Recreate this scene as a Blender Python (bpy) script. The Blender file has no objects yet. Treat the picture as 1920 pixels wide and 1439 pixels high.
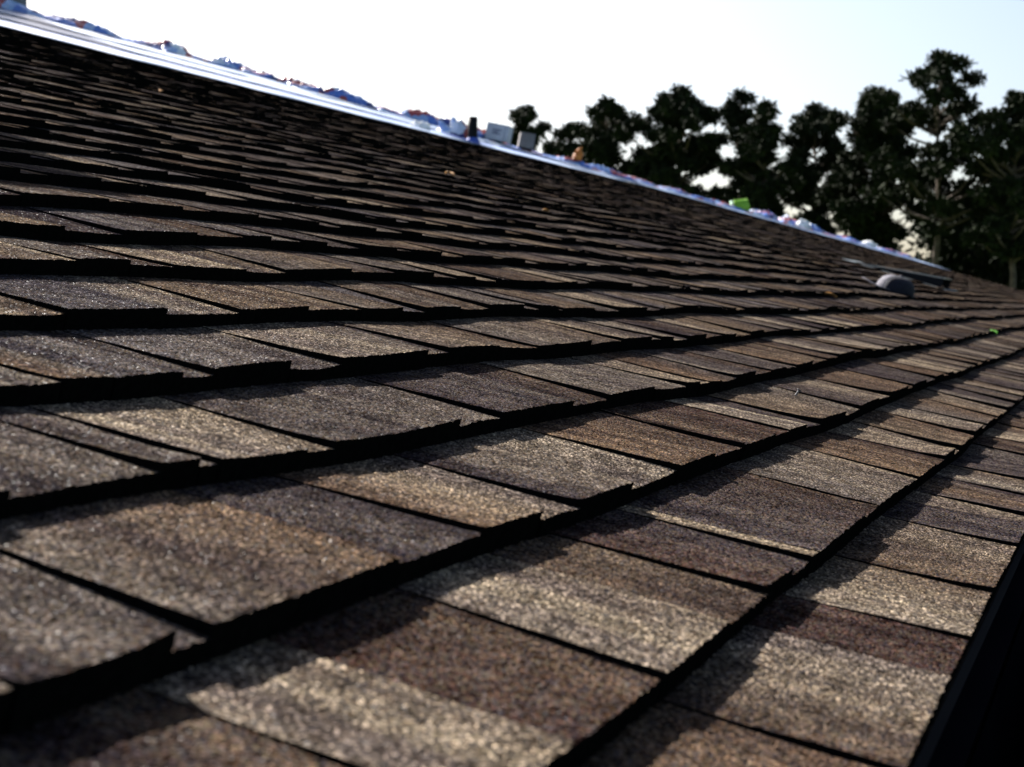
import bpy, math, random
import numpy as np
from mathutils import Vector, Matrix

scene = bpy.context.scene
rng = random.Random(11)
nrg = np.random.default_rng(5)

# ------------------------------------------------------------------ geometry frame
RP = 0.306134                                  # roof pitch (17.5 deg)
EXPO = 0.143                                   # shingle exposure
EAVE_Z = 3.2
O = Vector((0, 0, EAVE_Z))
AX = Vector((0, 1, 0))                         # along the eave
US = Vector((-math.cos(RP), 0, math.sin(RP)))  # up the slope
NN = Vector((math.sin(RP), 0, math.cos(RP)))   # roof normal
def RW(a, s, z=0.0): return O + AX * a + US * s + NN * z
ROOFM = Matrix(((AX.x, US.x, NN.x, O.x), (AX.y, US.y, NN.y, O.y), (AX.z, US.z, NN.z, O.z), (0, 0, 0, 1)))

# ------------------------------------------------------------------ camera
YAW, PITCH = 0.420065, -0.054338
F_PX = 2611.57
fw = Vector((-math.sin(YAW) * math.cos(PITCH), math.cos(YAW) * math.cos(PITCH), math.sin(PITCH)))
rt = Vector((math.cos(YAW), math.sin(YAW), 0)); up = rt.cross(fw)
TOPZ = 0.0145                                   # height of the shingle butts above the deck plane
CAM = RW(0, -0.0338 * EXPO, 1.60042 * EXPO + TOPZ)
cd = bpy.data.cameras.new('camera'); cam = bpy.data.objects.new('camera', cd)
scene.collection.objects.link(cam)
cam.matrix_world = Matrix(((rt.x, up.x, -fw.x, CAM.x), (rt.y, up.y, -fw.y, CAM.y), (rt.z, up.z, -fw.z, CAM.z), (0, 0, 0, 1)))
cd.sensor_width = 36; cd.lens = F_PX / 1920 * 36
cd.clip_start = 0.02; cd.clip_end = 3000
cd.dof.use_dof = True; cd.dof.focus_distance = 1.45; cd.dof.aperture_fstop = 12.5
scene.camera = cam
def px(P):                                     # world point -> photograph pixel (for ranking the pieces only)
    d = P - CAM; z = d.dot(fw)
    if z < 0.03: return None
    return (960 + F_PX * d.dot(rt) / z, 719.5 - F_PX * d.dot(up) / z)

# ------------------------------------------------------------------ light
GRAZE = math.radians(24.0)
sund = (AX * 0.44 + US * 0.90).normalized() * math.cos(GRAZE) + NN * math.sin(GRAZE)
SUN_EL = math.asin(sund.z); SUN_ROT = math.atan2(sund.x, sund.y)
w = bpy.data.worlds.new('World'); scene.world = w; w.use_nodes = True
nt = w.node_tree; bg = nt.nodes['Background']
sky = nt.nodes.new('ShaderNodeTexSky'); sky.sky_type = 'NISHITA'; sky.sun_disc = False
sky.sun_elevation = SUN_EL; sky.sun_rotation = SUN_ROT
sky.air_density = 0.9; sky.dust_density = 3.0; sky.ozone_density = 1.0
nt.links.new(sky.outputs[0], bg.inputs[0]); bg.inputs[1].default_value = 0.05
sl = bpy.data.lights.new('sun', 'SUN'); sl.energy = 5.0; sl.angle = math.radians(0.5); sl.color = (1, 0.96, 0.91)
so = bpy.data.objects.new('sun', sl); scene.collection.objects.link(so)
so.rotation_euler = (-sund).to_track_quat('-Z', 'Y').to_euler()
vs = scene.view_settings
vs.view_transform = 'Standard'; vs.look = 'None'; vs.gamma = 1.0; vs.exposure = 2.0
vs.use_curve_mapping = False

# ------------------------------------------------------------------ helpers
COL = scene.collection
def tag(o, label=None, cat=None, group=None, kind=None):
    if label: o['label'] = label
    if cat: o['category'] = cat
    if group: o['group'] = group
    if kind: o['kind'] = kind
    return o
def empty(name, loc=(0, 0, 0)):
    o = bpy.data.objects.new(name, None); o.location = loc; o.empty_display_size = 0.2
    COL.objects.link(o); return o
def mesh_obj(name, verts, faces, mat, parent=None, smooth=False, uv=None, tint=None, edge_from=None):
    me = bpy.data.meshes.new(name)
    me.from_pydata([tuple(v) for v in verts], [], [tuple(f) for f in faces])
    if mat: me.materials.append(mat)
    if smooth: me.polygons.foreach_set('use_smooth', [True] * len(me.polygons))
    if uv is not None:
        l = me.uv_layers.new(name='UVMap')
        li = np.empty(len(me.loops), np.int32); me.loops.foreach_get('vertex_index', li)
        l.data.foreach_set('uv', np.asarray(uv, np.float32)[li].ravel())
    if edge_from is not None:
        me.materials.append(M_asph)
        mi = np.zeros(len(me.polygons), np.int32); mi[np.asarray(edge_from)] = 1; me.polygons.foreach_set('material_index', mi)
    if tint is not None:
        ca = me.color_attributes.new('tint', 'FLOAT_COLOR', 'POINT')
        t = np.ones((len(verts), 4), np.float32); t[:, :3] = tint
        ca.data.foreach_set('color', t.ravel())
    me.update()
    o = bpy.data.objects.new(name, me); COL.objects.link(o)
    if parent: o.parent = parent
    return o
class MB:
    def __init__(s): s.v = []; s.f = []
    def add(s, v, f):
        b = len(s.v); s.v += [Vector(p) for p in v]; s.f += [tuple(i + b for i in q) for q in f]
    def box(s, lo, hi, M=None):
        x0, y0, z0 = lo; x1, y1, z1 = hi
        v = [Vector(p) for p in ((x0,y0,z0),(x1,y0,z0),(x1,y1,z0),(x0,y1,z0),(x0,y0,z1),(x1,y0,z1),(x1,y1,z1),(x0,y1,z1))]
        if M: v = [M @ p for p in v]
        s.add(v, [(0,3,2,1),(4,5,6,7),(0,1,5,4),(1,2,6,5),(2,3,7,6),(3,0,4,7)])
    def tube(s, pts, rad, n=10, caps=True):
        rings = []
        for i, p in enumerate(pts):
            p = Vector(p); a = Vector(pts[max(i-1, 0)]); b = Vector(pts[min(i+1, len(pts)-1)])
            t = (b - a).normalized(); h = Vector((0, 0, 1)) if abs(t.z) < .9 else Vector((1, 0, 0))
            u = t.cross(h).normalized(); v = t.cross(u)
            r = rad[i] if isinstance(rad, (list, tuple)) else rad
            rings.append([p + u * math.cos(k * 2*math.pi/n) * r + v * math.sin(k * 2*math.pi/n) * r for k in range(n)])
        vv = [q for r in rings for q in r]; ff = []
        for i in range(len(pts) - 1):
            for k in range(n):
                ff.append((i*n+k, i*n+(k+1) % n, (i+1)*n+(k+1) % n, (i+1)*n+k))
        if caps: ff += [tuple(range(n))[::-1], tuple((len(pts)-1)*n + k for k in range(n))]
        s.add(vv, ff)
    def sweep(s, prof, path, close=False):          # prof: list of (du, dv); path: list of (P, U, V)
        n = len(prof); vv = []
        for P, U, V in path: vv += [P + U * a + V * b for a, b in prof]
        ff = []
        for i in range(len(path) - 1):
            for k in range(n if close else n - 1):
                ff.append((i*n+k, i*n+(k+1) % n, (i+1)*n+(k+1) % n, (i+1)*n+k))
        s.add(vv, ff)
    def build(s, name, mat, parent=None, smooth=False):
        return mesh_obj(name, s.v, s.f, mat, parent, smooth)

def material(name, rough=0.6, col=(.5, .5, .5), spec=0.4, metal=0.0):
    m = bpy.data.materials.new(name); m.use_nodes = True
    b = m.node_tree.nodes['Principled BSDF']
    b.inputs['Base Color'].default_value = (*col, 1); b.inputs['Roughness'].default_value = rough
    b.inputs['Specular IOR Level'].default_value = spec; b.inputs['Metallic'].default_value = metal
    return m
def nodes(m):
    t = m.node_tree
    def N(ty, **k):
        n = t.nodes.new(ty)
        for a, b in k.items(): setattr(n, a, b)
        return n
    return t, N, t.links.new, t.nodes['Principled BSDF']
def noisy(name, c0, c1, scale, rough=0.7, bump=0.0, bscale=None, spec=0.3, metal=0.0, detail=6):
    m = material(name, rough, c0, spec, metal); t, N, L, b = nodes(m)
    tc = N('ShaderNodeTexCoord'); no = N('ShaderNodeTexNoise'); no.inputs['Scale'].default_value = scale; no.inputs['Detail'].default_value = detail
    L(tc.outputs['Object'], no.inputs['Vector'])
    r = N('ShaderNodeValToRGB'); r.color_ramp.elements[0].position = .35; r.color_ramp.elements[1].position = .68
    r.color_ramp.elements[0].color = (*c0, 1); r.color_ramp.elements[1].color = (*c1, 1)
    L(no.outputs['Fac'], r.inputs[0]); L(r.outputs[0], b.inputs['Base Color'])
    if bump:
        n2 = N('ShaderNodeTexNoise'); n2.inputs['Scale'].default_value = bscale or scale * 4; n2.inputs['Detail'].default_value = 5
        L(tc.outputs['Object'], n2.inputs['Vector'])
        bp = N('ShaderNodeBump'); bp.inputs['Strength'].default_value = bump; bp.inputs['Distance'].default_value = 0.02
        L(n2.outputs['Fac'], bp.inputs['Height']); L(bp.outputs[0], b.inputs['Normal'])
    return m

def granule_mat():
    m = material('granules', 0.9, (.2, .17, .14), 0.0); t, N, L, b = nodes(m)
    uv = N('ShaderNodeUVMap'); at = N('ShaderNodeAttribute'); at.attribute_name = 'tint'
    vo = N('ShaderNodeTexVoronoi', voronoi_dimensions='2D'); vo.inputs['Scale'].default_value = 640
    L(uv.outputs[0], vo.inputs['Vector'])
    sp = N('ShaderNodeSeparateColor'); L(vo.outputs['Color'], sp.inputs[0])
    br = N('ShaderNodeValToRGB'); e = br.color_ramp.elements                     # granule to granule brightness
    e[0].position = 0; e[0].color = (.05, .05, .05, 1); e[1].position = 1; e[1].color = (4.2, 4.1, 4.0, 1)
    q = e.new(.5); q.color = (.50, .50, .50, 1); q = e.new(.84); q.color = (1.6, 1.58, 1.55, 1)
    L(sp.outputs[0], br.inputs[0])
    mul = N('ShaderNodeMix', data_type='RGBA', blend_type='MULTIPLY'); mul.inputs[0].default_value = 1
    L(at.outputs['Color'], mul.inputs[6]); L(br.outputs[0], mul.inputs[7])
    hr = N('ShaderNodeValToRGB'); hr.color_ramp.interpolation = 'CONSTANT'; e = hr.color_ramp.elements   # stray granules of other colours
    e[0].position = 0; e[0].color = (.0086, .0079, .0101, 1); e[1].position = .14; e[1].color = (.0612, .0554, .0526, 1)
    for p, c in ((.30, (.0576, .0346, .0202)), (.42, (.0331, .0331, .0446)), (.52, (.1080, .0900, .0612)), (.62, (.0504, .0396, .0310))):
        q = e.new(p); q.color = (*c, 1)
    L(sp.outputs[1], hr.inputs[0])
    gt = N('ShaderNodeMath', operation='LESS_THAN'); gt.inputs[1].default_value = .62; L(sp.outputs[1], gt.inputs[0])
    gm = N('ShaderNodeMath', operation='MULTIPLY'); gm.inputs[1].default_value = .42; L(gt.outputs[0], gm.inputs[0])
    mx = N('ShaderNodeMix', data_type='RGBA'); L(gm.outputs[0], mx.inputs[0]); L(mul.outputs[2], mx.inputs[6]); L(hr.outputs[0], mx.inputs[7])
    n2 = N('ShaderNodeTexNoise', noise_dimensions='2D'); n2.inputs['Scale'].default_value = 38; n2.inputs['Detail'].default_value = 5
    L(uv.outputs[0], n2.inputs['Vector'])
    mr = N('ShaderNodeMapRange'); mr.inputs[1].default_value = .3; mr.inputs[2].default_value = .7; mr.inputs[3].default_value = .68; mr.inputs[4].default_value = 1.3
    L(n2.outputs['Fac'], mr.inputs[0])
    m2 = N('ShaderNodeMix', data_type='RGBA', blend_type='MULTIPLY'); m2.inputs[0].default_value = 1
    L(mx.outputs[2], m2.inputs[6]); L(mr.outputs[0], m2.inputs[7])
    mp = N('ShaderNodeMapping'); mp.inputs['Scale'].default_value = (1, .16, 1); L(uv.outputs[0], mp.inputs[0])      # drop-blend streaks running up the tab
    n3 = N('ShaderNodeTexNoise', noise_dimensions='2D'); n3.inputs['Scale'].default_value = 26; n3.inputs['Detail'].default_value = 3; L(mp.outputs[0], n3.inputs['Vector'])
    sr = N('ShaderNodeValToRGB'); e = sr.color_ramp.elements; e[0].position = .34; e[0].color = (.66, .62, .66, 1); e[1].position = .68; e[1].color = (1.42, 1.36, 1.25, 1)
    L(n3.outputs['Fac'], sr.inputs[0])
    m3 = N('ShaderNodeMix', data_type='RGBA', blend_type='MULTIPLY'); m3.inputs[0].default_value = 1
    L(m2.outputs[2], m3.inputs[6]); L(sr.outputs[0], m3.inputs[7]); L(m3.outputs[2], b.inputs['Base Color'])
    rr = N('ShaderNodeMapRange'); rr.inputs[1].default_value = .94; rr.inputs[2].default_value = 1; rr.inputs[3].default_value = .95; rr.inputs[4].default_value = .45
    L(sp.outputs[2], rr.inputs[0]); L(rr.outputs[0], b.inputs['Roughness'])
    sm_ = N('ShaderNodeMapRange'); sm_.inputs[1].default_value = .965; sm_.inputs[2].default_value = 1; sm_.inputs[3].default_value = 0; sm_.inputs[4].default_value = .09
    L(sp.outputs[2], sm_.inputs[0]); L(sm_.outputs[0], b.inputs['Specular IOR Level'])
    # relief: domed granules, each of its own height
    ad = N('ShaderNodeMath', operation='MULTIPLY_ADD'); ad.inputs[1].default_value = -1.3
    L(vo.outputs['Distance'], ad.inputs[0]); L(sp.outputs[2], ad.inputs[2])
    bp = N('ShaderNodeBump'); bp.inputs['Strength'].default_value = .75; bp.inputs['Distance'].default_value = .0009
    L(ad.outputs[0], bp.inputs['Height']); L(bp.outputs[0], b.inputs['Normal'])
    return m

M_gran = granule_mat()
M_asph = noisy('asphalt_cut_edge', (.0025, .0025, .0025), (.004, .004, .004), 200, .95, spec=.0)  # black cut asphalt, taken darker so the shadow bands read black
M_felt = noisy('deck_wood', (.10, .07, .045), (.16, .11, .07), 8, .8)
M_fascia = noisy('fascia_paint', (.05, .045, .045), (.07, .065, .06), 5, .55)
M_gutter = noisy('gutter_metal', (.0018, .0018, .0028), (.003, .003, .004), 6, .95, spec=.0)
M_wall = noisy('siding_paint', (.36, .33, .28), (.42, .39, .34), 2, .7)
M_soffit = noisy('soffit_paint', (.45, .44, .42), (.52, .51, .49), 3, .7)
M_pipe = noisy('black_plastic_pipe', (.004, .004, .005), (.007, .007, .008), 20, .6, spec=.1)
M_boot = noisy('blue_rubber', (.02, .05, .25), (.04, .10, .40), 15, .4)
M_galv = noisy('grey_vent_metal', (.07, .085, .09), (.11, .125, .13), 9, .55, spec=.3)
M_chim = noisy('chimney_render', (.10, .11, .115), (.15, .16, .165), 4, .85, .2, 30)
M_dark = material('vent_shade_dark', .9, (.012, .012, .014), .1)  # near-black standing in for shade in vent openings and on cheeks
M_grass = noisy('lawn_green', (.03, .06, .012), (.07, .12, .03), .7, .9, .6, 9)
M_bark = noisy('pine_bark', (.05, .035, .025), (.10, .075, .055), 6, .9, .6, 14)

# ------------------------------------------------------------------ ground
g = mesh_obj('ground', [(-900, -900, 0), (900, -900, 0), (900, 900, 0), (-900, 900, 0)], [(0, 1, 2, 3)], M_grass)
tag(g, kind='structure')

# ------------------------------------------------------------------ house and roof
S_TOP = 5.47; S_RIDGE = 8.3; A0 = -2.2
HIP0 = (27.0, 0.0); HIP1 = (27.0 - 15.27 * 8.3 / 8, 8.3)                    # hip line in roof coordinates (a, s)
def hip_a(s): return HIP0[0] + (HIP1[0] - HIP0[0]) * s / S_RIDGE
house = empty('house'); tag(house, 'low house whose brown shingled roof fills the view', 'house')
XR = -S_RIDGE * math.cos(RP)
# roof deck: front slope, back slope, hip end, with real thickness (local roof coordinates)
inv = ROOFM.inverted()
def W2R(p): return inv @ Vector(p)
top = [Vector((A0, 0.028, -.006)), Vector((26.9, 0.028, -.006)), Vector((HIP1[0], S_RIDGE, -.006)), Vector((A0, S_RIDGE, -.006)),
       W2R((2 * XR, A0, EAVE_Z)), W2R((2 * XR, 26.9, EAVE_Z))]
dn = [p + (inv.to_3x3() @ Vector((0, 0, -.03))) for p in top]
vv = top + dn
ff = [(0, 1, 2, 3), (3, 2, 5, 4), (1, 5, 2), (6, 9, 8, 7), (9, 10, 11, 8), (7, 8, 11), (0, 6, 7, 1), (1, 7, 11, 5), (5, 11, 10, 4), (0, 3, 9, 6), (3, 4, 10, 9)]
roof = mesh_obj('roof', vv, ff, M_felt, house); roof.matrix_local = ROOFM

mb = MB()                                                  # wall shell
mb.box((2 * XR + .5, A0 + .3, 0.0), (-.5, 26.3, EAVE_Z - .12)); mb.build('wall', M_wall, house)
mb = MB(); mb.box((-.52, A0 + .05, EAVE_Z - .118), (-.03, 26.8, EAVE_Z - .1)); mb.build('soffit', M_soffit, house)
mb = MB(); mb.box((-.028, A0 + .02, EAVE_Z - .17), (-.006, 26.85, EAVE_Z - .022)); mb.build('fascia', M_fascia, house)
# K-style gutter
mb = MB(); pr = [(0.0, -.012), (0.0, -.125), (.075, -.125), (.088, -.095), (.118, -.06), (.122, -.018), (.110, -.014), (.110, -.022), (.117, -.022)]
pr2 = pr + [(x - (.002 if i > 1 else -.002), y + .002) for i, (x, y) in reversed(list(enumerate(pr[:6])))]
path = [(Vector((.002, y, EAVE_Z + .0)), Vector((1, 0, 0)), Vector((0, 0, 1))) for y in np.linspace(A0, 26.9, 60)]
mb.sweep(pr2, path); gut = mb.build('gutter', M_gutter, house)
for k in range(14):
    mb = MB(); y = .35 + k * 1.9
    mb.box((.004, y, EAVE_Z - .024), (.119, y + .022, EAVE_Z - .0205)); mb.build('gutter_strap', M_gutter, gut)

# ---- waviness of the sheathing
def wav(a, s):
    return 1.4 * (.0016 * math.sin(2.1 * a + 3.3 * s + .4) + .0013 * math.sin(5.3 * a - 2.6 * s + 1.9) + .0009 * math.sin(9.1 * a + 6.1 * s)
            + .0016 * math.sin(.8 * a + 1.1 * s + 2) + .0007 * math.sin(14.5 * a + 11 * s + 1))
# granule blends (linear)
TAN = (.0940, .0775, .0585); LTAN = (.1150, .0985, .0775); BRN = (.0270, .0182, .0135); ORG = (.0540, .0365, .0240); PUR = (.0165, .0138, .0160)
RED = (.0200, .0112, .0095); GRY = (.0500, .0440, .0390); DGR = (.0250, .0218, .0216); BLG = (.0330, .0315, .0350); OGR = (.0510, .0385, .0275)
BLENDS = [TAN, BRN, ORG, PUR, GRY, DGR, OGR, BRN, PUR, GRY, OGR, LTAN]
BLENDS_UP = [GRY, DGR, PUR, GRY, BLG, OGR, DGR, TAN, GRY, BLG, PUR, OGR, BRN]
# boundaries read along the first courses: ('L' = a raised tab begins, 'N' = it ends / colour changes, position along the eave)
def inv_px(x, y):                                           # pixel -> (a, s): used once to note where the joints lie
    d = fw * F_PX + rt * (x - 960) - up * (y - 719.5)
    t = -((CAM - O).dot(NN) - TOPZ) / d.dot(NN); P = CAM + d * t - O
    return P.dot(AX)
NEAR = {
 0: [(BRN, ORG), ('L', 1500, 1380), (BRN, LTAN), ('N', 1658, 1245), (RED, RED), ('L', 1694, 1173), (LTAN, OGR), ('L', 1784, 1091), (BRN, TAN),
     ('L', 1819, 1002), (PUR, PUR), ('N', 1853, 967), (TAN, TAN), ('L', 1845, 938)],
 1: [(PUR, BRN), ('L', 490, 1345), (LTAN, TAN), ('N', 863, 1313), (RED, BRN), ('L', 1020, 1180), (LTAN, TAN), ('N', 1147, 1095), (BRN, OGR), ('L', 1250, 1047),
     (RED, PUR), ('L', 1413, 1014), (TAN, TAN), ('L', 1413, 998), (PUR, BRN), ('L', 1530, 912), (GRY, TAN), ('L', 1628, 860), (ORG, BRN), ('L', 1693, 828),
     (TAN, TAN), ('L', 1713, 802), (OGR, ORG), ('L', 1748, 785)],
 2: [(DGR, GRY), ('L', 210, 1097), (GRY, ORG), ('N', 600, 1000), (PUR, DGR), ('L', 750, 945), (ORG, LTAN), ('L', 955, 893), (PUR, LTAN), ('L', 1160, 840),
     (ORG, BRN), ('L', 1280, 800), (OGR, BRN), ('L', 1335, 825), (BRN, RED), ('L', 1390, 777), (LTAN, LTAN), ('N', 1420, 765), (PUR, PUR), ('L', 1462, 760), (OGR, GRY), ('L', 1550, 740),
     (PUR, TAN), ('L', 1607, 720), (BRN, ORG), ('L', 1660, 708), (PUR, DGR), ('L', 1700, 693)],
 3: [(DGR, GRY), ('L', 167, 827), (DGR, GRY), ('L', 312, 823), (LTAN, TAN), ('L', 495, 775), (DGR, GRY), ('L', 845, 740), (PUR, DGR), ('N', 985, 722), (PUR, BRN), ('L', 1058, 713),
     (GRY, GRY), ('L', 1200, 690), (TAN, TAN), ('L', 1222, 677)],
 4: [(BLG, DGR), ('L', 283, 642), (BLG, GRY), ('L', 550, 640), (LTAN, PUR), ('L', 755, 628), (TAN, BRN), ('L', 905, 612), (GRY, GRY), ('L', 925, 607), (GRY, OGR), ('L', 1110, 620)],
}
CK = [0.124, -.072, -.063, -.041, -.002, .010, .093, .079, .080]
def course_s(k): return (k + (CK[k] if k < 9 else .08)) * EXPO
NCOURSE = 38
def build_course(k):
    """list of segments (a0, a1, raised, tintL, tintR)"""
    amax = hip_a(course_s(k)) - .02; segs = []; a = A0
    pts = []
    if k in NEAR:
        seq = NEAR[k]; cols = seq[0::2]; marks = [(m[0], inv_px(m[1], m[2])) for m in seq[1::2]]
        first = marks[0][1]
    else: first = None
    r = random.Random(900 + k)
    def rnd(a, stop, raised):
        out = []
        while a < stop - .03:
            wd = r.uniform(.055, .15) if raised else r.uniform(.04, .12)
            if r.random() < .07: wd = r.uniform(.012, .03)
            b = min(a + wd, stop)
            if stop - b < .03: b = stop
            pal = BLENDS_UP if k > 4 and a < 3.5 + .6 * k else BLENDS; c = r.choice(pal); c2 = c if r.random() < .5 else r.choice(pal)
            if not raised and out and r.random() < .35: c = out[-1][4]
            out.append([a, b, raised, c, c2]); a = b; raised = not raised
        return out
    if first is None: return rnd(A0, amax, r.random() < .5)
    segs = rnd(A0, first - .11, True)
    prev = first - .11; raised = True if k in (0, 2, 4) else False
    for i, (m, pos) in enumerate(marks):
        pos = max(pos, prev + .006)
        c = cols[i]
        if m == 'L' and raised and pos - prev > .05:                # raised tab drops to the lower layer before the next tooth
            mid = prev + (pos - prev) * r.uniform(.5, .8)
            mc = tuple(.5 * x + .5 * y for x, y in zip(*c))
            segs += [[prev, mid, True, c[0], mc], [mid, pos, False, mc, c[1]]]
        else: segs.append([prev, pos, raised if m == 'N' else (raised and pos - prev <= .05), c[0], c[1]])
        raised = (m == 'L'); prev = pos
    segs += rnd(prev, amax, True)
    return segs

def tab_geo(k, seg, nb, ns, r, strip_off, strip_lift):
    """vertices in roof coordinates; nb columns across, ns rows up the slope"""
    a0, a1, raised, c0, c1 = seg
    s0 = course_s(k) + strip_off + r.uniform(-.0008, .0008)
    dep = course_s(k + 1) - course_s(k) + .028
    far = max(.66, 1 - .03 * max(0, k - 7))                         # higher courses lie flatter
    T = ((.0176 if raised else .0134) + strip_lift + r.uniform(-.0007, .0007)) * far  # edges thickened so the dark shadow bands read wider
    tl, tr = r.uniform(-.0010, .0010) * far, r.uniform(-.0010, .0010) * far
    curl = max(0, r.gauss(.0003, .0010)) * far
    gap = .0004; bow = r.gauss(0, .0008) * far * min(1, (a1 - a0) / .08)
    fine = nb > 14
    V, UV, TI = [], [], []
    rows = [0, .012, .03] if ns > 4 else [0, .03]
    rows = rows + list(np.linspace(.03, dep, ns)[1:])
    for j, d in enumerate(rows):
        for i in range(nb + 1):
            u = i / nb; a = a0 + gap + (a1 - a0 - 2 * gap) * u
            s = s0 + d; z = T * (1 - .97 * min(1, d / (dep - .02))) + (tl * (1 - u) + tr * u + bow * 4 * u * (1 - u)) * (1 - d / dep) + curl * max(0, 1 - d / .05) ** 2
            if j == 0:
                s += r.uniform(-.0008, .0008) if fine else r.uniform(-.0008, .0008)
                z += r.uniform(-.0005, .0003) if fine else r.uniform(-.0003, .0003)
            elif fine: z += r.uniform(-.00025, .00025); 
            if 0 < j and i in (0, nb): a += r.uniform(-.0006, .0006) if fine else 0
            z += wav(a, s)
            V.append((a, s, z)); UV.append((a, s))
            TI.append(tuple(c0[q] * (1 - u) + c1[q] * u for q in range(3)))
    n1 = nb + 1; nr = len(rows); F = []
    for j in range(nr - 1):
        for i in range(nb): F.append((j*n1+i, j*n1+i+1, (j+1)*n1+i+1, (j+1)*n1+i))
    # skirt: butt face and both sides go down to the layer below
    def low(p): return (p[0], p[1], wav(p[0], p[1]) - .0008)
    nf = len(F); ring = [i for i in range(n1)]
    left = [j * n1 for j in range(nr)]; right = [j * n1 + nb for j in range(nr)]
    def skirt(idx, flip):
        b = len(V)
        for i in idx:
            V.append(low(V[i])); UV.append((UV[i][0], UV[i][1] - .004)); TI.append(TI[i])
        for q in range(len(idx) - 1):
            f = (idx[q], b + q, b + q + 1, idx[q + 1]); F.append(f if not flip else f[::-1])
    skirt(ring, False); skirt(left, True); skirt(right, False)
    return V, F, UV, TI, nf

tabs = []
for k in range(NCOURSE):
    r = random.Random(50 + k); phase = r.uniform(0, 1)
    offs = {}
    for seg in build_course(k):
        st = int((seg[0] + 5 + phase) / 1.0)
        if st not in offs: offs[st] = (r.uniform(-.0022, .0022), max(-.0005, r.gauss(.0006, .0009)))
        s0, s1 = course_s(k), course_s(k + 1)
        P = [px(RW(a, s)) for a, s in ((seg[0], s0), (seg[1], s0), (seg[1], s1), (seg[0], s1))]
        area = 0
        if all(P):
            q = [(min(max(x, 0), 1920), min(max(y, 0), 1439)) for x, y in P]
            area = abs(sum(q[i][0] * q[(i+1) % 4][1] - q[(i+1) % 4][0] * q[i][1] for i in range(4))) / 2
        tabs.append((area, k, seg, offs[st]))
tabs.sort(key=lambda t: -t[0])
RV, RF, RUV, RT, RE = [], [], [], [], []
for n, (area, k, seg, (so_, sl_)) in enumerate(tabs):
    r = random.Random(int(seg[0] * 9973) + k * 131)
    wd = seg[1] - seg[0]
    if n < 300:
        px_len = math.sqrt(max(area, 1))
        nb = int(min(44, max(6, wd / .003))) if n < 150 else max(4, int(wd / .008))
        V, F, UV, TI, nf = tab_geo(k, seg, nb, 6 if n < 150 else 4, r, so_, sl_)
        ca, cs = (seg[0] + seg[1]) / 2, course_s(k)
        o = mesh_obj('shingle', [(v[0] - ca, v[1] - cs, v[2]) for v in V], F, M_gran, roof, uv=UV, tint=TI, edge_from=np.arange(nf, len(F)))
        o.location = (ca, cs, 0)
    else:
        nb = max(2, int(wd / .012)) if n < 2500 else 2
        V, F, UV, TI, nf = tab_geo(k, seg, nb, 3 if n < 2500 else 2, r, so_, sl_)
        b = len(RV); RE += range(len(RF) + nf, len(RF) + len(F)); RV += V; RUV += UV; RT += TI; RF += [tuple(i + b for i in f) for f in F]
o = mesh_obj('shingle_field', RV, RF, M_gran, roof, uv=RUV, tint=RT, edge_from=RE); tag(o, kind='stuff')
# metal drip edge under the first course
mb = MB(); mb.sweep([(.012, -.004), (-.002, -.004), (-.003, -.03), (-.0045, -.03), (-.0045, -.0025), (.012, -.0025)],
                    [(Vector((a, 0, 0)), Vector((0, 1, 0)), Vector((0, 0, 1))) for a in np.linspace(A0, 26.9, 30)], True)
mb.build('drip_edge', M_gutter, roof)

# ---- underlayment: three lapped courses of pale sheet above the shingles
def underlay_mat():
    m = material('underlayment_sheet', .42, (.62, .68, .78), .45); t, N, L, b = nodes(m)
    uv = N('ShaderNodeUVMap'); sx = N('ShaderNodeSeparateXYZ'); L(uv.outputs[0], sx.inputs[0])
    r = N('ShaderNodeValToRGB'); r.color_ramp.interpolation = 'CONSTANT'; e = r.color_ramp.elements
    e[0].position = 0; e[0].color = (.27, .34, .47, 1); e[1].position = .20; e[1].color = (.01, .06, .26, 1)
    for p, c in ((.285, (.27, .34, .47)), (.64, (.15, .22, .34)), (.69, (.27, .34, .47)), (.93, (.05, .14, .40))):
        q = e.new(p); q.color = (*c, 1)
    L(sx.outputs[1], r.inputs[0])
    no = N('ShaderNodeTexNoise'); no.inputs['Scale'].default_value = 6; no.inputs['Detail'].default_value = 4
    tc = N('ShaderNodeTexCoord'); L(tc.outputs['Object'], no.inputs['Vector'])
    mr = N('ShaderNodeMapRange'); mr.inputs[3].default_value = .8; mr.inputs[4].default_value = 1.1; L(no.outputs['Fac'], mr.inputs[0])
    mm = N('ShaderNodeMix', data_type='RGBA', blend_type='MULTIPLY'); mm.inputs[0].default_value = 1
    L(r.outputs[0], mm.inputs[6]); L(mr.outputs[0], mm.inputs[7]); L(mm.outputs[2], b.inputs['Base Color'])
    return m
M_und = underlay_mat()
def sheet(s0, s1, zz, name='underlayment', a_lo=A0):
    V, F, UV = [], [], []
    r = random.Random(int(s0 * 100)); NA = 90; NS = 6
    for j in range(NS + 1):
        s = s0 + (s1 - s0) * j / NS; am = hip_a(s) - .03
        for i in range(NA + 1):
            a = a_lo + (am - a_lo) * i / NA
            z = zz + .003 * math.sin(7 * a + 3 * s) * math.sin(2.3 * a + s) + .0015 * r.random() + (.003 if j == 0 else 0)
            V.append((a, s, z)); UV.append((a, (s - 5.36) / 3))
    for j in range(NS):
        for i in range(NA): F.append((j*(NA+1)+i, j*(NA+1)+i+1, (j+1)*(NA+1)+i+1, (j+1)*(NA+1)+i))
    o = mesh_obj(name, V, F, M_und, roof, True, uv=UV)
    sm = o.modifiers.new('thickness', 'SOLIDIFY'); sm.thickness = .0012
    return o
sheet(5.36, 6.36, .012); sheet(6.26, 7.26, .018); sheet(7.16, 8.28, .024)
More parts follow.
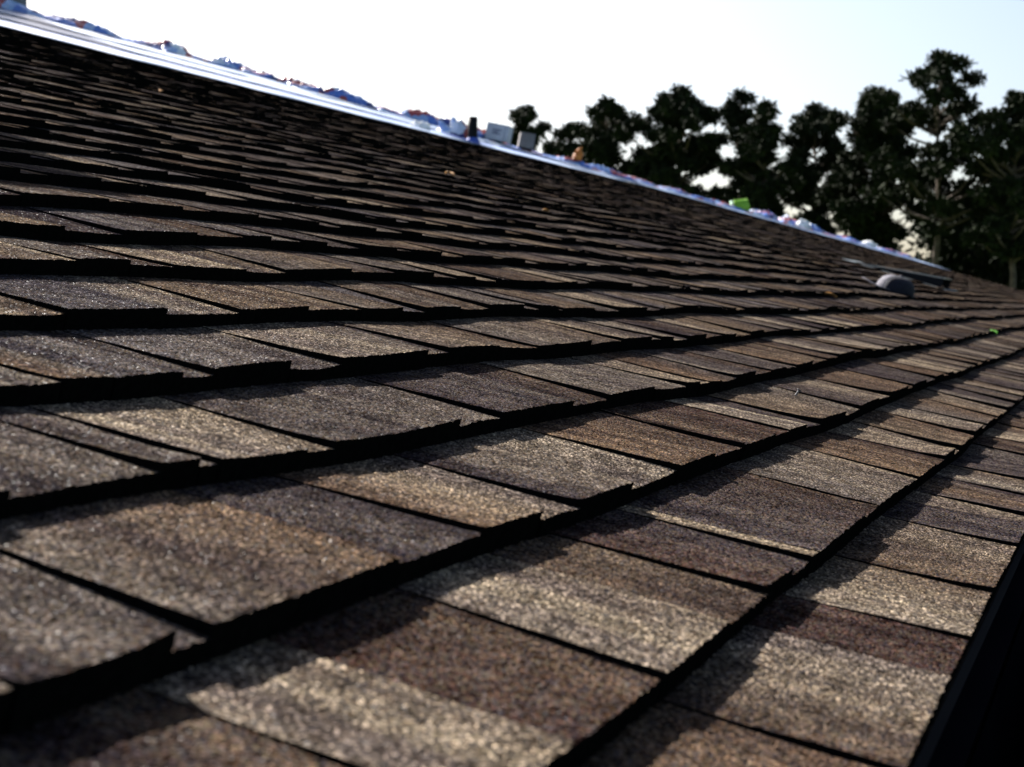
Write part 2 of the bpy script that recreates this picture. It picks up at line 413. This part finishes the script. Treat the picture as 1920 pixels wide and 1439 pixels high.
# strip of the same sheet folded over the hip
hv = Vector((HIP1[0] - HIP0[0], HIP1[1] - HIP0[1], 0)).normalized(); hn = Vector((-hv.y, hv.x, 0))
hn = hn if hn.y < 0 else -hn
V, F, UV = [], [], []
NH = 70
for i in range(NH + 1):
    t = 6.5 + (17.3 - 6.5) * i / NH; P = Vector((HIP0[0], HIP0[1], 0)) + hv * t
    r = random.Random(i)
    for j in range(5):
        wd_ = j / 4 * (.62 + .08 * math.sin(i * .7))
        p = P + hn * wd_; V.append((p.x, p.y, .022 + .006 * r.random() - (.006 if j == 4 else 0))); UV.append((t, .15 + j / 4 * .8))
for i in range(NH):
    for j in range(4): F.append((i*5+j, i*5+j+1, (i+1)*5+j+1, (i+1)*5+j))
o = mesh_obj('hip_underlayment', V, F, M_und, roof, True, uv=UV)
o.modifiers.new('thickness', 'SOLIDIFY').thickness = .0012

# ---- vents, pipe and chimney fixed to the roof
mb = MB(); P0 = RW(11.19, 5.56, .0)
mb.tube([P0 + Vector((0, 0, z)) for z in (-.06, .1, .235)], [.0445, .0445, .0445], 20)
pipe = mb.build('vent_pipe', M_pipe, house, True)
mb = MB(); 
mb.tube([P0 + Vector((0, 0, z)) - NN * 0 for z in (-.03, .03, .055)], [.085, .062, .048], 18, False)
mb.build('pipe_boot', M_boot, pipe)
mb = MB(); q = RW(11.19, 5.58, .02)
M4 = Matrix.Translation(q) @ ROOFM.to_3x3().to_4x4()
mb.box((-.16, -.16, 0), (.16, .2, .003), M4); mb.build('boot_flange', M_boot, pipe)
# box vent outside the frame on the left, whose shadow reaches in
def boxvent(a1, s1, wd, dp, h, name):
    t = empty(name); t.parent = house
    mb = MB(); M4 = Matrix.Translation(RW(a1, s1, .01)) @ ROOFM.to_3x3().to_4x4()
    mb.box((-wd - .08, -dp * .2, 0), (.08, dp + .1, .003), M4); mb.build('flange', M_galv, t)
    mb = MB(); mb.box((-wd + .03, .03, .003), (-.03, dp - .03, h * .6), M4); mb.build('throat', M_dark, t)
    mb = MB(); mb.box((-wd, 0, h * .5), (0, dp, h), M4); mb.box((-wd + .02, .02, .003), (-wd + .04, .04, h * .5), M4); mb.box((-.04, .02, .003), (-.02, .04, h * .5), M4)
    mb.box((-wd, .0, .02), (0, .012, h * .5), M4)
    mb.build('hood', M_galv, t); return t
boxvent(2.10, 2.36, .62, .55, .56, 'box_vent')
# slant-back vent beyond the cap
mb = MB(); ROT = Matrix.Translation(RW(10.02, 1.18, .010)) @ ROOFM.to_3x3().to_4x4()
def LV(*p): return ROT @ Vector(p)
wv, dv, hv_ = .23, .56, .068
mb.add([LV(-wv, 0, hv_), LV(wv, 0, hv_), LV(wv, dv, .004), LV(-wv, dv, .004), LV(-wv, 0, hv_ - .006), LV(wv, 0, hv_ - .006), LV(wv, dv, 0), LV(-wv, dv, 0)],
       [(0, 1, 2, 3), (4, 7, 6, 5), (0, 4, 5, 1), (1, 5, 6, 2), (3, 7, 4, 0)])
sv = mb.build('slant_vent', M_galv, house)
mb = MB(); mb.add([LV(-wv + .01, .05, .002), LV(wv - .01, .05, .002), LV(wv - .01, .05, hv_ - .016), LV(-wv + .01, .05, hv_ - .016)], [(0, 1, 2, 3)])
o = mb.build('vent_opening', M_dark, sv); o.modifiers.new('thickness', 'SOLIDIFY').thickness = .01  # dark plate in place of the shade inside the opening
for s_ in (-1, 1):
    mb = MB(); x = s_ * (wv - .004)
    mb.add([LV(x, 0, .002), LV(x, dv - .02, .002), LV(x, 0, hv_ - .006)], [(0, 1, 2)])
    o = mb.build('vent_cheek', M_dark, sv); o.modifiers.new('thickness', 'SOLIDIFY').thickness = .003  # cheeks coloured dark to stand for their shaded side
mb = MB(); mb.box((-wv - .1, -.05, -.004), (wv + .1, dv + .12, -.001), ROT); mb.build('vent_flange', M_galv, sv)
# chimney at the ridge
mb = MB(); c = RW(8.75, 8.38, 0); mb.box((c.x - .9, c.y - 1.5, c.z - .8), (c.x - .1, c.y - .0, c.z + 1.25))
ch = mb.build('chimney', M_chim, house)
mb = MB(); mb.box((c.x - .96, c.y - 1.56, c.z + 1.25), (c.x - .04, c.y + .06, c.z + 1.33)); mb.build('chimney_cap', M_chim, ch)

# ------------------------------------------------------------------ shingle wrappers and bundles on the ridge
def wrap_mat(name, pal, seed, scale=3.0):
    m = material(name, .32, pal[0], .5); t, N, L, b = nodes(m)
    tc = N('ShaderNodeTexCoord'); mp = N('ShaderNodeMapping'); mp.inputs['Location'].default_value = (seed * 3.1, seed * 1.7, seed)
    mp.inputs['Scale'].default_value = (scale, scale * 2.2, scale); L(tc.outputs['Object'], mp.inputs[0])
    vo = N('ShaderNodeTexVoronoi'); vo.distance = 'CHEBYCHEV'; vo.inputs['Scale'].default_value = 2.0; L(mp.outputs[0], vo.inputs['Vector'])
    sp = N('ShaderNodeSeparateColor'); L(vo.outputs['Color'], sp.inputs[0])
    r = N('ShaderNodeValToRGB'); r.color_ramp.interpolation = 'CONSTANT'; e = r.color_ramp.elements
    e[0].position = 0; e[0].color = (*pal[0], 1); e[1].position = 1; e[1].color = (*pal[-1], 1)
    for i in range(1, len(pal)): q = e.new(i / len(pal)); q.color = (*pal[i], 1)
    L(sp.outputs[0], r.inputs[0]); L(r.outputs[0], b.inputs['Base Color'])
    no = N('ShaderNodeTexNoise'); no.inputs['Scale'].default_value = 22; no.inputs['Detail'].default_value = 3; L(tc.outputs['Object'], no.inputs['Vector'])
    bp = N('ShaderNodeBump'); bp.inputs['Strength'].default_value = .5; bp.inputs['Distance'].default_value = .02
    L(no.outputs['Fac'], bp.inputs['Height']); L(bp.outputs[0], b.inputs['Normal'])
    return m
WB, WD, WW, WR, WL = (.06, .14, .45), (.02, .035, .16), (.55, .60, .68), (.28, .035, .03), (.22, .33, .58)
wraps = [wrap_mat('wrapper_print_blue', [WB, WD, WL, WB, WR, WD, WW, WB], 1), wrap_mat('wrapper_print_pale', [WL, WW, WB, WL, WW, WR, WD, WL], 2),
         wrap_mat('wrapper_print_dark', [WD, WB, WD, WR, WB, WD, WL], 3)]
def crumple(name, P, L_, W_, H_, ang, mat, seed, thick=True):
    """a slumped wrapper: pillow-like, folded skin over what is left inside"""
    r = random.Random(seed); nx, ny = 22, 12; V, F = [], []
    ph = [r.uniform(0, 6.3) for _ in range(8)]; fx = [r.uniform(5, 22) for _ in range(8)]; fy = [r.uniform(5, 26) for _ in range(8)]
    def h(u, v):
        e = (1 - abs(2 * u - 1) ** 5) * (1 - abs(2 * v - 1) ** 4)
        n = sum(abs(math.sin(fx[i] * u + fy[i] * v + ph[i])) for i in range(8)) / 8
        big = .62 + .38 * math.sin(ph[0] + 4.2 * u) * math.sin(ph[1] + 2.5 * v)
        return H_ * max(e, 0) * (.35 + .75 * n) * big
    for side in (1, 0):
        for j in range(ny + 1):
            for i in range(nx + 1):
                u, v = i / nx, j / ny
                x = (u - .5) * L_ * (1 + .12 * math.sin(ph[2] + 5 * v)); y = (v - .5) * W_ * (1 + .2 * math.sin(ph[3] + 6 * u))
                V.append((x + r.uniform(-.008, .008) * side, y + r.uniform(-.008, .008) * side, h(u, v) * r.uniform(.8, 1.2) + .004 if side else 0.0))
    m = (nx + 1) * (ny + 1)
    for j in range(ny):
        for i in range(nx):
            a = j * (nx + 1) + i; q = (a, a + 1, a + nx + 2, a + nx + 1); F.append(q); F.append(tuple(m + t for t in q[::-1]))
    edge = [i for i in range(nx + 1)] + [j * (nx + 1) + nx for j in range(1, ny + 1)] + [ny * (nx + 1) + i for i in range(nx - 1, -1, -1)] + [j * (nx + 1) for j in range(ny - 1, 0, -1)]
    for q in range(len(edge)):
        a, b = edge[q], edge[(q + 1) % len(edge)]; F.append((a, m + a, m + b, b))
    o = mesh_obj(name, V, F, mat, None)
    o.matrix_world = Matrix.Translation(P) @ ROOFM.to_3x3().to_4x4() @ Matrix.Rotation(ang, 4, 'Z')
    return o
ti = 0
def wrapper(a, s, L_, W_, H_, ang, mi, label, z=.028):
    global ti
    o = crumple('shingle_wrapper', RW(a, s, z), L_, W_, H_, ang, wraps[mi], 70 + ti); ti += 1
    tag(o, label, 'wrapper', 'plastic shingle wrappers strewn along the ridge'); return o
for (a, s, l, wd_, h, an, mi, lab) in [(8.2, 8.33, 1.3, .26, .085, .05, 2, 'dark blue crumpled shingle wrapper against the grey chimney'),
        (9.1, 8.33, .95, .26, .07, -.1, 2, 'dark blue and red shingle wrapper just past the chimney corner'),
        (9.8, 8.31, .8, .24, .05, .05, 0, 'thin flattened blue wrapper on the ridge after the chimney'),
        (10.3, 8.31, .6, .26, .11, .2, 1, 'peaked pale blue wrapper standing up from the ridge'),
        (10.8, 8.31, .6, .24, .06, -.2, 2, 'small dark wrapper folded low beside the peaked pale one'),
        (11.2, 8.26, .65, .24, .09, -.1, 0, 'rounded bright blue wrapper at the end of the straight ridge')]:
    wrapper(a, s, l, wd_, h, an, mi, lab)
hang = math.atan2(hv.y, hv.x); seen = {}
COLN = ('blue and red', 'pale blue and white', 'dark blue')
for i in range(21):
    r = random.Random(400 + i); t = 17.6 - i * .53
    p = Vector((HIP0[0], HIP0[1], 0)) + hv * t + hn * r.uniform(.0, .14)
    q = px(RW(p.x, p.y)); mi = r.choice((0, 1, 1, 1, 2)); x = q[0]
    where = ('on the hip before the black pipe' if x < 860 else 'behind the black pipe and cartons' if x < 1010 else 'on the hip near the orange bag' if x < 1150
             else 'between the orange and green bags' if x < 1360 else 'between the green bag and larger white rag' if x < 1500
             else 'between the two white rags' if x < 1620 else 'past the small white rag')
    hh = r.uniform(.05, .12) if not 900 < x < 1030 else .03
    lab = 'crumpled ' + COLN[mi] + ' wrapper ' + where; seen[lab] = seen.get(lab, 0) + 1
    if seen[lab] > 1: lab += (', second down', ', third down', ', fourth down', ', fifth down')[seen[lab] - 2]
    wrapper(p.x, p.y, r.uniform(.5, .85), r.uniform(.2, .32), hh, hang + r.uniform(-.35, .35), mi, lab)

# ------------------------------------------------------------------ pine trees
def leaf_mat(name, c0, c1):
    m = material(name, .8, c0, .08); t, N, L, b = nodes(m)
    tc = N('ShaderNodeTexCoord'); no = N('ShaderNodeTexNoise'); no.inputs['Scale'].default_value = 1.3; no.inputs['Detail'].default_value = 3
    L(tc.outputs['Object'], no.inputs['Vector']); r = N('ShaderNodeValToRGB')
    r.color_ramp.elements[0].color = (*c0, 1); r.color_ramp.elements[1].color = (*c1, 1); r.color_ramp.elements[0].position = .35; r.color_ramp.elements[1].position = .7
    L(no.outputs['Fac'], r.inputs[0]); L(r.outputs[0], b.inputs['Base Color'])
    return m
M_leaf = leaf_mat('pine_needles', (.008, .012, .0045), (.018, .025, .008))
M_bush = leaf_mat('thicket_leaves', (.008, .012, .005), (.018, .026, .009))
def leaves(cent, rad, per, size, g):
    """per leaf-sized quads round each clump centre -> vertex array, quad array"""
    n = len(cent) * per
    c = np.repeat(np.asarray(cent), per, 0); R = np.repeat(np.asarray(rad), per)
    d = g.normal(size=(n, 3)); d /= np.linalg.norm(d, axis=1)[:, None]
    p = c + d * (R * g.random(n) ** .45)[:, None] * np.array([1, 1, .72])
    t = d + g.normal(size=(n, 3)) * .7; t /= np.linalg.norm(t, axis=1)[:, None]
    b = np.cross(t, g.normal(size=(n, 3))); b /= np.linalg.norm(b, axis=1)[:, None]
    l = size * g.uniform(.6, 1.3, n)[:, None]; wq = l * .42
    v = np.stack([p - b * wq * .5, p + b * wq * .5, p + t * l + b * wq * .35, p + t * l - b * wq * .35], 1).reshape(-1, 3)
    return v, np.arange(4 * n).reshape(-1, 4)
def fast_mesh(name, v, q, mat, parent):
    me = bpy.data.meshes.new(name); me.vertices.add(len(v)); me.vertices.foreach_set('co', v.astype(np.float32).ravel())
    me.loops.add(q.size); me.loops.foreach_set('vertex_index', q.astype(np.int32).ravel())
    me.polygons.add(len(q)); me.polygons.foreach_set('loop_start', np.arange(0, q.size, 4, dtype=np.int32))
    me.update(calc_edges=True); me.validate(); me.materials.append(mat)
    o = bpy.data.objects.new(name, me); COL.objects.link(o); o.parent = parent; return o
def ray_xy(xpix, dist):
    d = (fw * F_PX + rt * (xpix - 960)); d.z = 0; d.normalize(); P = CAM + d * dist; return P.x, P.y
WIDE = 1.24
def pine(xpix, ytop, wpix, dist, low_pix, label, seed, dens=1.0, lean=0.0, holes=.25, clump=.40):
    g = np.random.default_rng(seed); r = random.Random(seed); k = dist / F_PX
    x, y = ray_xy(xpix, dist); H = CAM.z + (577 - ytop) * k; zb = max(2.5, CAM.z + (577 - low_pix) * k); w2 = wpix * k / 2 * WIDE; H -= .5
    t = empty('pine_tree', (x, y, 0)); tag(t, label, 'tree', 'pines behind the roof')
    mb = MB(); n = 12
    tp = [Vector((lean * (i / n) ** 2 * H * .06 + r.uniform(-.05, .05), r.uniform(-.06, .06), H * .97 * i / n - (.2 if i == 0 else 0))) for i in range(n + 1)]
    tr_ = [.24 * (H / 16) * (1 - .88 * i / n) for i in range(n + 1)]; mb.tube(tp, tr_, 8)
    cen, rad = [], []
    zc, hh = (H + zb) / 2, (H - zb) / 2; top_r = .9
    lr0 = max(.32, .175 * w2 ** .75)                                  # size of one bough's mass of needles
    nl = int(dens * .92 * (w2 * hh) / (lr0 * lr0)); tries = 0; lobes = []
    while len(lobes) < nl and tries < 4000:
        tries += 1
        lr = lr0 * r.uniform(.6, 1.25); v = r.uniform(-1, 1); an = r.uniform(0, 6.283); q = r.random() ** .6
        lim = math.sqrt(max(0, 1 - abs(v) ** 2.4)) * (1 + .22 * math.sin(3.1 * v * 2 + seed) + .12 * math.sin(9 * v + 2 * seed))
        rr = max(0, w2 * lim - lr * .7) * q; z = zc + v * (hh - lr)
        if z > H - lr * .9: continue
        p = Vector((math.cos(an) * rr, math.sin(an) * rr, z))
        if any((p - o[0]).length < .62 * (lr + o[1]) * (1 - holes * .2 + holes) for o in lobes): continue
        lobes.append((p, lr))
    lobes.append((Vector((tp[n].x, tp[n].y, H - lr0 * .6)), lr0 * .6))
    for p, lr in lobes:
        zt = max(zb * .8, p.z - (p.xy.length * .45 + .2)); i0 = min(n - 1, int(zt / (H * .97) * n)); b0 = tp[i0].lerp(tp[i0 + 1], min(1, max(0, zt / (H * .97) * n - i0)))
        md = b0.lerp(p, .55) + Vector((0, 0, -.08 * p.xy.length)); lw = .03 + .02 * p.xy.length / max(w2, .1)
        mb.tube([b0, md, p], [lw * 1.5, lw, .014], 5, False)
        for q in range(int(5 + 5 * lr / lr0 * dens)):
            d = Vector((r.gauss(0, 1), r.gauss(0, 1), r.gauss(0, .8))).normalized() * lr * r.random() ** .4
            c = p + Vector((d.x, d.y, d.z * .62 + .1 * lr)); rc = clump * r.uniform(.45, .95)
            cen.append(c); rad.append(rc)
            if q % 4 == 0: mb.tube([p, c], [.016, .006], 4, False)
    mb.build('trunk', M_bark, t, True)
    v, q = leaves([tuple(c) for c in cen], rad, 36, .20, g)
    fast_mesh('crown', v, q, M_leaf, t)
    return t
D = 64.0
pine(988, 186, 92, D + 6, 330, 'smallest pine with rounded crown beside the carton on the ridge', 21, .8)
pine(1066, 222, 70, D + 9, 360, 'low dark pine between the smallest pine and a taller ragged one', 22, .9, holes=.05)
pine(1134, 172, 122, D + 2, 370, 'ragged flat topped pine second tallest above the orange bag', 23, 1.0)
pine(1272, 152, 160, D, 420, 'broad dense pine with wide dark crown left of the green bag', 24, 1.35, holes=.1)
pine(1384, 164, 95, D + 4, 450, 'thin airy pine with pale gaps just above the green bag', 25, .9, holes=.4)
pine(1432, 182, 95, D - 3, 460, 'narrow pointed dense pine right of the airy one', 26, 1.1, holes=.12)
pine(1522, 192, 120, D + 3, 470, 'open pine with small separate tufts left of the tallest group', 27, 1.0, holes=.35)
pine(1636, 166, 150, D - 2, 500, 'dense dark pine shouldering the tallest pine', 28, 1.4, holes=.08)
pine(1752, 104, 220, D - 6, 450, 'tallest pine with bare visible trunk and tall oval crown', 29, .85, holes=.5)
pine(1893, 178, 180, D - 8, 500, 'wide pine with spreading side tufts right of the tallest pine', 30, .9, holes=.45)
pine(1990, 150, 200, D, 520, 'pine standing at the far right end of the row beyond the wide pine', 31, 1.2)
# understorey: low thicket that reads as one dark mass
cen, rad = [], []
r = random.Random(77)
for i in range(800):
    xp = r.uniform(1180, 2150); top_ = (445 - 45 * math.sin((xp - 1180) / 110) if xp < 1740 else 400 + 25 * math.sin(xp / 37)) + r.uniform(0, 25)
    dd = D + 8 + r.uniform(-4, 10); x, y = ray_xy(xp, dd); zt = CAM.z + (577 - top_) * dd / F_PX
    cen.append((x, y, zt * r.random() ** .6)); rad.append(r.uniform(.6, 1.1))
v, q = leaves(cen, rad, 110, .36, np.random.default_rng(9))
th = fast_mesh('thicket', v, q, M_bush, None); tag(th, 'dark thicket of undergrowth beneath the pines', 'thicket', kind='stuff')

# ------------------------------------------------------------------ things left on the roof
def crest(xpix, inset=.15):
    """point on the crest (ridge, then hip) seen at about this column, in roof coordinates"""
    best = None
    for i in range(900):
        if i < 300: p = Vector((2 + i * .0305, S_RIDGE - inset, 0))
        else: p = Vector((HIP1[0], HIP1[1], 0)) - hv * ((i - 300) * .0285) + hn * inset
        q = px(RW(p.x, p.y))
        if q and (best is None or abs(q[0] - xpix) < best[0]): best = (abs(q[0] - xpix), p.x, p.y)
    return best[1], best[2]
toright = Vector((rt.x, rt.y, 0))
M_card = noisy('carton_board', (.34, .35, .38), (.44, .45, .48), 7, .75)
M_card2 = noisy('brown_grey_board', (.13, .12, .12), (.18, .17, .17), 9, .8)
M_print = noisy('carton_print', (.06, .07, .12), (.10, .11, .16), 30, .7)
M_tape = material('packing_tape', .25, (.30, .32, .36), .5)
# open carton on the crest
def carton(xpix, wd, dp, h, mat, label, tilt, yaw, name='carton', printed=True, z=.05):
    a, s = crest(xpix); t = empty(name, RW(a, s, z)); tag(t, label, 'box')
    t.rotation_euler = (0, tilt, yaw)
    mb = MB(); th_ = .005
    mb.box((-wd/2, -dp/2, 0), (wd/2, -dp/2 + th_, h)); mb.box((-wd/2, dp/2 - th_, 0), (wd/2, dp/2, h))
    mb.box((-wd/2, -dp/2 + th_, 0), (-wd/2 + th_, dp/2 - th_, h)); mb.box((wd/2 - th_, -dp/2 + th_, 0), (wd/2, dp/2 - th_, h))
    mb.box((-wd/2 + th_, -dp/2 + th_, 0), (wd/2 - th_, dp/2 - th_, th_)); mb.build('carton_body', mat, t)
    mb = MB(); mb.box((-wd/2 + .001, -dp/2 + .001, h + .001), (wd/2 - .001, dp/2 - .001, h + .006)); mb.build('lid', mat, t)
    if printed:
        mb = MB()
        for i in range(3): mb.box((-wd*.22, -dp/2 - .0012, h * (.62 - i*.13)), (wd * (.18 - .1 * (i % 2)), -dp/2 - .0002, h * (.69 - i*.13)))
        mb.build('print_block', M_print, t)
        mb = MB(); mb.box((wd*.30, -dp/2 - .0014, .0), (wd*.40, -dp/2 - .0002, h)); mb.build('tape', M_tape, t)
    return t
carton(930, .25, .18, .17, M_card, 'pale grey printed cardboard carton on the roof crest beside the black pipe', .22, YAW - .25)
carton(981, .17, .15, .16, M_card2, 'plain grey brown cardboard box tilted beside the pale carton', .18, YAW + .1, printed=False)
# loose flap of card leaning on the small box
a, s = crest(958); mb = MB()
M4 = Matrix.Translation(RW(a, s, .05)) @ Matrix.Rotation(YAW, 4, 'Z') @ Matrix.Rotation(math.radians(-42), 4, 'Y')
mb.box((-.01, -.05, 0), (.0, .05, .17), M4); mb.box((-.013, -.05, .165), (.0, .05, .172), M4)
o = mb.build('card_flap', M_card); tag(o, 'pale card flap leaning between the two cartons', 'cardboard')

def lump(name, P, rx, ry, rz, seed, mat, peaks=5, tie=False):
    r = random.Random(seed); V, F = [], []; nu, nv = 22, 12
    ph = [(r.uniform(2, 5), r.uniform(2, 5), r.uniform(0, 6.3)) for _ in range(peaks)]
    for j in range(nv + 1):
        th_ = math.pi / 2 * j / nv
        for i in range(nu):
            an = 2 * math.pi * i / nu
            k = 1 + .16 * sum(math.sin(p[0] * an + p[1] * th_ * 2 + p[2]) for p in ph) / 2
            V.append((rx * math.cos(an) * math.cos(th_) ** .8 * k, ry * math.sin(an) * math.cos(th_) ** .8 * k, rz * math.sin(th_) * (k if j < nv else 1)))
    for j in range(nv):
        for i in range(nu): F.append((j*nu+i, j*nu+(i+1) % nu, (j+1)*nu+(i+1) % nu, (j+1)*nu+i))
    F.append(tuple(range(nu))[::-1])
    o = mesh_obj(name, V, F, mat); o.location = P; o.rotation_euler = (0, RP, 0); return o
M_or = noisy('orange_plastic', (.34, .10, .01), (.45, .17, .03), 20, .4)
M_gr = noisy('lime_plastic', (.14, .33, .015), (.22, .42, .04), 9, .4)
M_gp = noisy('pale_mint_plastic', (.45, .70, .50), (.55, .78, .6), 9, .4)
M_wh = noisy('white_cloth', (.68, .68, .68), (.80, .80, .80), 15, .8)
a, s = crest(1079); o = lump('orange_bag', RW(a, s, .09), .055, .05, .125, 3, M_or)
tag(o, 'small bright orange bag standing on the wrappers of the roof hip', 'bag')
# lime green bag with a pale side
a, s = crest(1388); t = empty('green_bag', RW(a, s, .03)); t.rotation_euler = (0, -.1, YAW); tag(t, 'lime green plastic bag standing upright on the roof hip', 'bag')
mb = MB(); V = []
for z, kx, ky in ((0, 1, 1), (.045, 1.08, 1.1), (.09, 1.0, .9), (.125, .93, .6), (.145, .95, .25)):
    V += [(-.085 * kx, -.06 * ky, z + .008), (.0, -.075 * ky, z), (.10 * kx, -.055 * ky, z - .01 * kx), (.10 * kx, .055 * ky, z), (0, .07 * ky, z + .006), (-.085 * kx, .06 * ky, z)]
F = [(j*6+i, j*6+(i+1) % 6, (j+1)*6+(i+1) % 6, (j+1)*6+i) for j in range(4) for i in range(6)] + [(5, 4, 3, 2, 1, 0), tuple(24 + i for i in range(6))]
mesh_obj('bag_body', V, F, M_gr, t)
mb.box((-.125, -.05, 0), (-.096, .05, .14)); mb.build('side_gusset', M_gp, t)
for xp, n, sd, lab in ((1502, .075, 5, 'larger white rag heaped on the hip right of the green bag'), (1626, .07, 6, 'small flat white rag near the lower end of the hip')):
    a, s = crest(xp, .3); o = lump('white_rag', RW(a, s, .04), n * 1.35, n, n * (1.25 if sd == 5 else .9), sd, M_wh, 7); tag(o, lab, 'rag', 'white rags on the hip')
o = lump('white_scrap', RW(10.3, 5.62, .02), .09, .05, .05, 9, M_wh, 7); tag(o, 'white paper scrap at the lower edge of the pale sheet', 'scrap')
o = lump('plastic_sheet_scrap', RW(11.35, 5.85, .025), .16, .1, .13, 10, wraps[1], 7); tag(o, 'pale blue plastic scrap bunched behind the black pipe', 'scrap')

# baseball cap
M_navy_shade = noisy('shaded_navy_cloth', (.004, .0045, .012), (.008, .009, .018), 60, .85, .3, 300)  # the crown's shaded side, put into the cloth colour as dark navy
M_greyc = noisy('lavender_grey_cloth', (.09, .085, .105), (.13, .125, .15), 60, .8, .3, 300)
capP = RW(6.36, 0.95, .010)
bd = (-rt); bd = (bd - NN * bd.dot(NN)).normalized(); cs_ = NN.cross(bd)
cap = empty('baseball_cap'); cap.matrix_world = Matrix(((bd.x, cs_.x, NN.x, capP.x), (bd.y, cs_.y, NN.y, capP.y), (bd.z, cs_.z, NN.z, capP.z), (0, 0, 0, 1))) @ Matrix.Scale(.9, 4)
tag(cap, 'baseball cap with pale brim and crown coloured navy for shade lying on the shingles', 'cap')
def cap_shell(name, t0, t1, mat, off=0.0):
    V, F = [], []; nu = 20; nv = 10
    for j in range(nv + 1):
        v = j / nv; z = .086 * math.sin(v * math.pi / 2) ** .9 + off * v; rr = math.cos(v * math.pi / 2) ** .62 if j < nv else .0
        for i in range(nu + 1):
            th_ = t0 + (t1 - t0) * i / nu; ridge = 1 - .012 * abs(math.sin(3 * th_)) ** .5
            V.append(((.098 + off) * rr * ridge * math.cos(th_) - .006 * v, (.080 + off) * rr * ridge * math.sin(th_), z))
    for j in range(nv):
        for i in range(nu): F.append((j*(nu+1)+i, j*(nu+1)+i+1, (j+1)*(nu+1)+i+1, (j+1)*(nu+1)+i))
    o = mesh_obj(name, V, F, mat, cap, True); o.modifiers.new('thickness', 'SOLIDIFY').thickness = .002; return o
cap_shell('crown', math.radians(37), math.radians(323), M_navy_shade)
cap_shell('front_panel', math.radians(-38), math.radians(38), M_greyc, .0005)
V, F = [], []
for j in range(7):
    for i in range(17):
        th_ = math.radians(-66 + 132 * i / 16); q = j / 6
        x = .093 * math.cos(th_) * (1 - q) + (.172 - .06 * (abs(i - 8) / 8) ** 2.2) * q + 0; y = .078 * math.sin(th_) * (1 + .06 * q)
        V.append((x, y, .010 + .022 * q - .020 * (y / .078) ** 2 * q))
for j in range(6):
    for i in range(16): F.append((j*17+i, j*17+i+1, (j+1)*17+i+1, (j+1)*17+i))
o = mesh_obj('brim', V, F, M_greyc, cap, True); o.modifiers.new('thickness', 'SOLIDIFY').thickness = .003
mb = MB(); mb.tube([(-.006, 0, .084), (-.006, 0, .090), (-.006, 0, .093)], [.009, .008, .003], 10); mb.build('button', M_greyc, cap, True)
mb = MB(); mb.tube([(-.101 * math.cos(x) , .083 * math.sin(x), .006 + .002 * math.cos(x)) for x in np.linspace(-2.0, 2.0, 18)], .0032, 6); mb.build('sweatband', M_navy_shade, cap, True)

# fallen leaves, nail and crumbs on the shingles
M_lo = noisy('dry_leaf', (.22, .10, .03), (.30, .16, .045), 40, .6); M_lg = noisy('fresh_leaf', (.07, .26, .015), (.11, .33, .03), 40, .5)
M_ny = noisy('dull_steel', (.05, .05, .055), (.08, .08, .085), 50, .7)
def leaf(a, s, L_, ang, mat, label, name='fallen_leaf'):
    V = []; n = 7
    for i in range(n):
        u = i / (n - 1); wq = L_ * .26 * math.sin(math.pi * min(.97, u + .03)) ** .8
        for j in (-1, 0, 1): V.append(((u - .5) * L_, j * wq, .008 * abs(j) + .010 * math.sin(3 * u) * L_ / .04 * .5))
    F = [(i*3+j, i*3+j+1, (i+1)*3+j+1, (i+1)*3+j) for i in range(n - 1) for j in range(2)]
    o = mesh_obj(name, V, F, mat, None, True); o.modifiers.new('thickness', 'SOLIDIFY').thickness = .0006
    o.matrix_world = Matrix.Translation(RW(a, s, .009)) @ ROOFM.to_3x3().to_4x4() @ Matrix.Rotation(ang, 4, 'Z'); tag(o, label, 'leaf', 'leaves on the roof'); return o
leaf(4.11, 3.3, .035, .4, M_lo, 'tiny dry leaf high on the left part of the shingles')
leaf(4.62, 2.35, .05, 1.2, M_lo, 'dry orange leaf on the shingles below the black pipe')
leaf(4.46, .85, .042, 2.0, M_lo, 'dry amber leaf on the shingles left of the baseball cap')
leaf(5.41, .42, .04, .8, M_lg, 'small fresh green leaf on the shingles near the eave')
leaf(4.19, 1.76, .03, 2.6, M_lo, 'small curled dry leaf midway up the shingles')
mb = MB(); P = Vector((1.85, .35, .012))
mb.tube([(1.848, .352, .008), (1.850, .351, .0125), (1.852, .3505, .0155)], [.0013, .0013, .0013], 8); mb.tube([(1.852, .3505, .0155), (1.8523, .3504, .0163)], .0032, 10)
o = mb.build('roofing_nail', M_ny, None); o.matrix_world = ROOFM; tag(o, 'bent roofing nail sticking up from a shingle tab', 'nail')

# garden shrub below the eave on the right
cen, rad = [], []
r = random.Random(5)
for i in range(90):
    cen.append((1.1 + r.gauss(0, .45), 1.9 + r.gauss(0, 1.1), .35 + 1.25 * r.random())); rad.append(r.uniform(.16, .3))
sh = empty('garden_shrub', (1.1, 1.9, 0)); tag(sh, 'dark green shrub growing below the gutter', 'shrub')
cen = [(c[0] - 1.1, c[1] - 1.9, c[2]) for c in cen]
v, q = leaves(cen, rad, 90, .09, np.random.default_rng(3)); fast_mesh('foliage', v, q, leaf_mat('shrub_leaves', (.03, .08, .015), (.06, .14, .03)), sh)
mb = MB()
for i in range(7):
    c = cen[i * 11]; mb.tube([(c[0] * .3, c[1] * .3, -.1), (c[0] * .6, c[1] * .6, c[2] * .5), c], [.02, .014, .006], 6)
mb.build('stem', M_bark, sh, True)
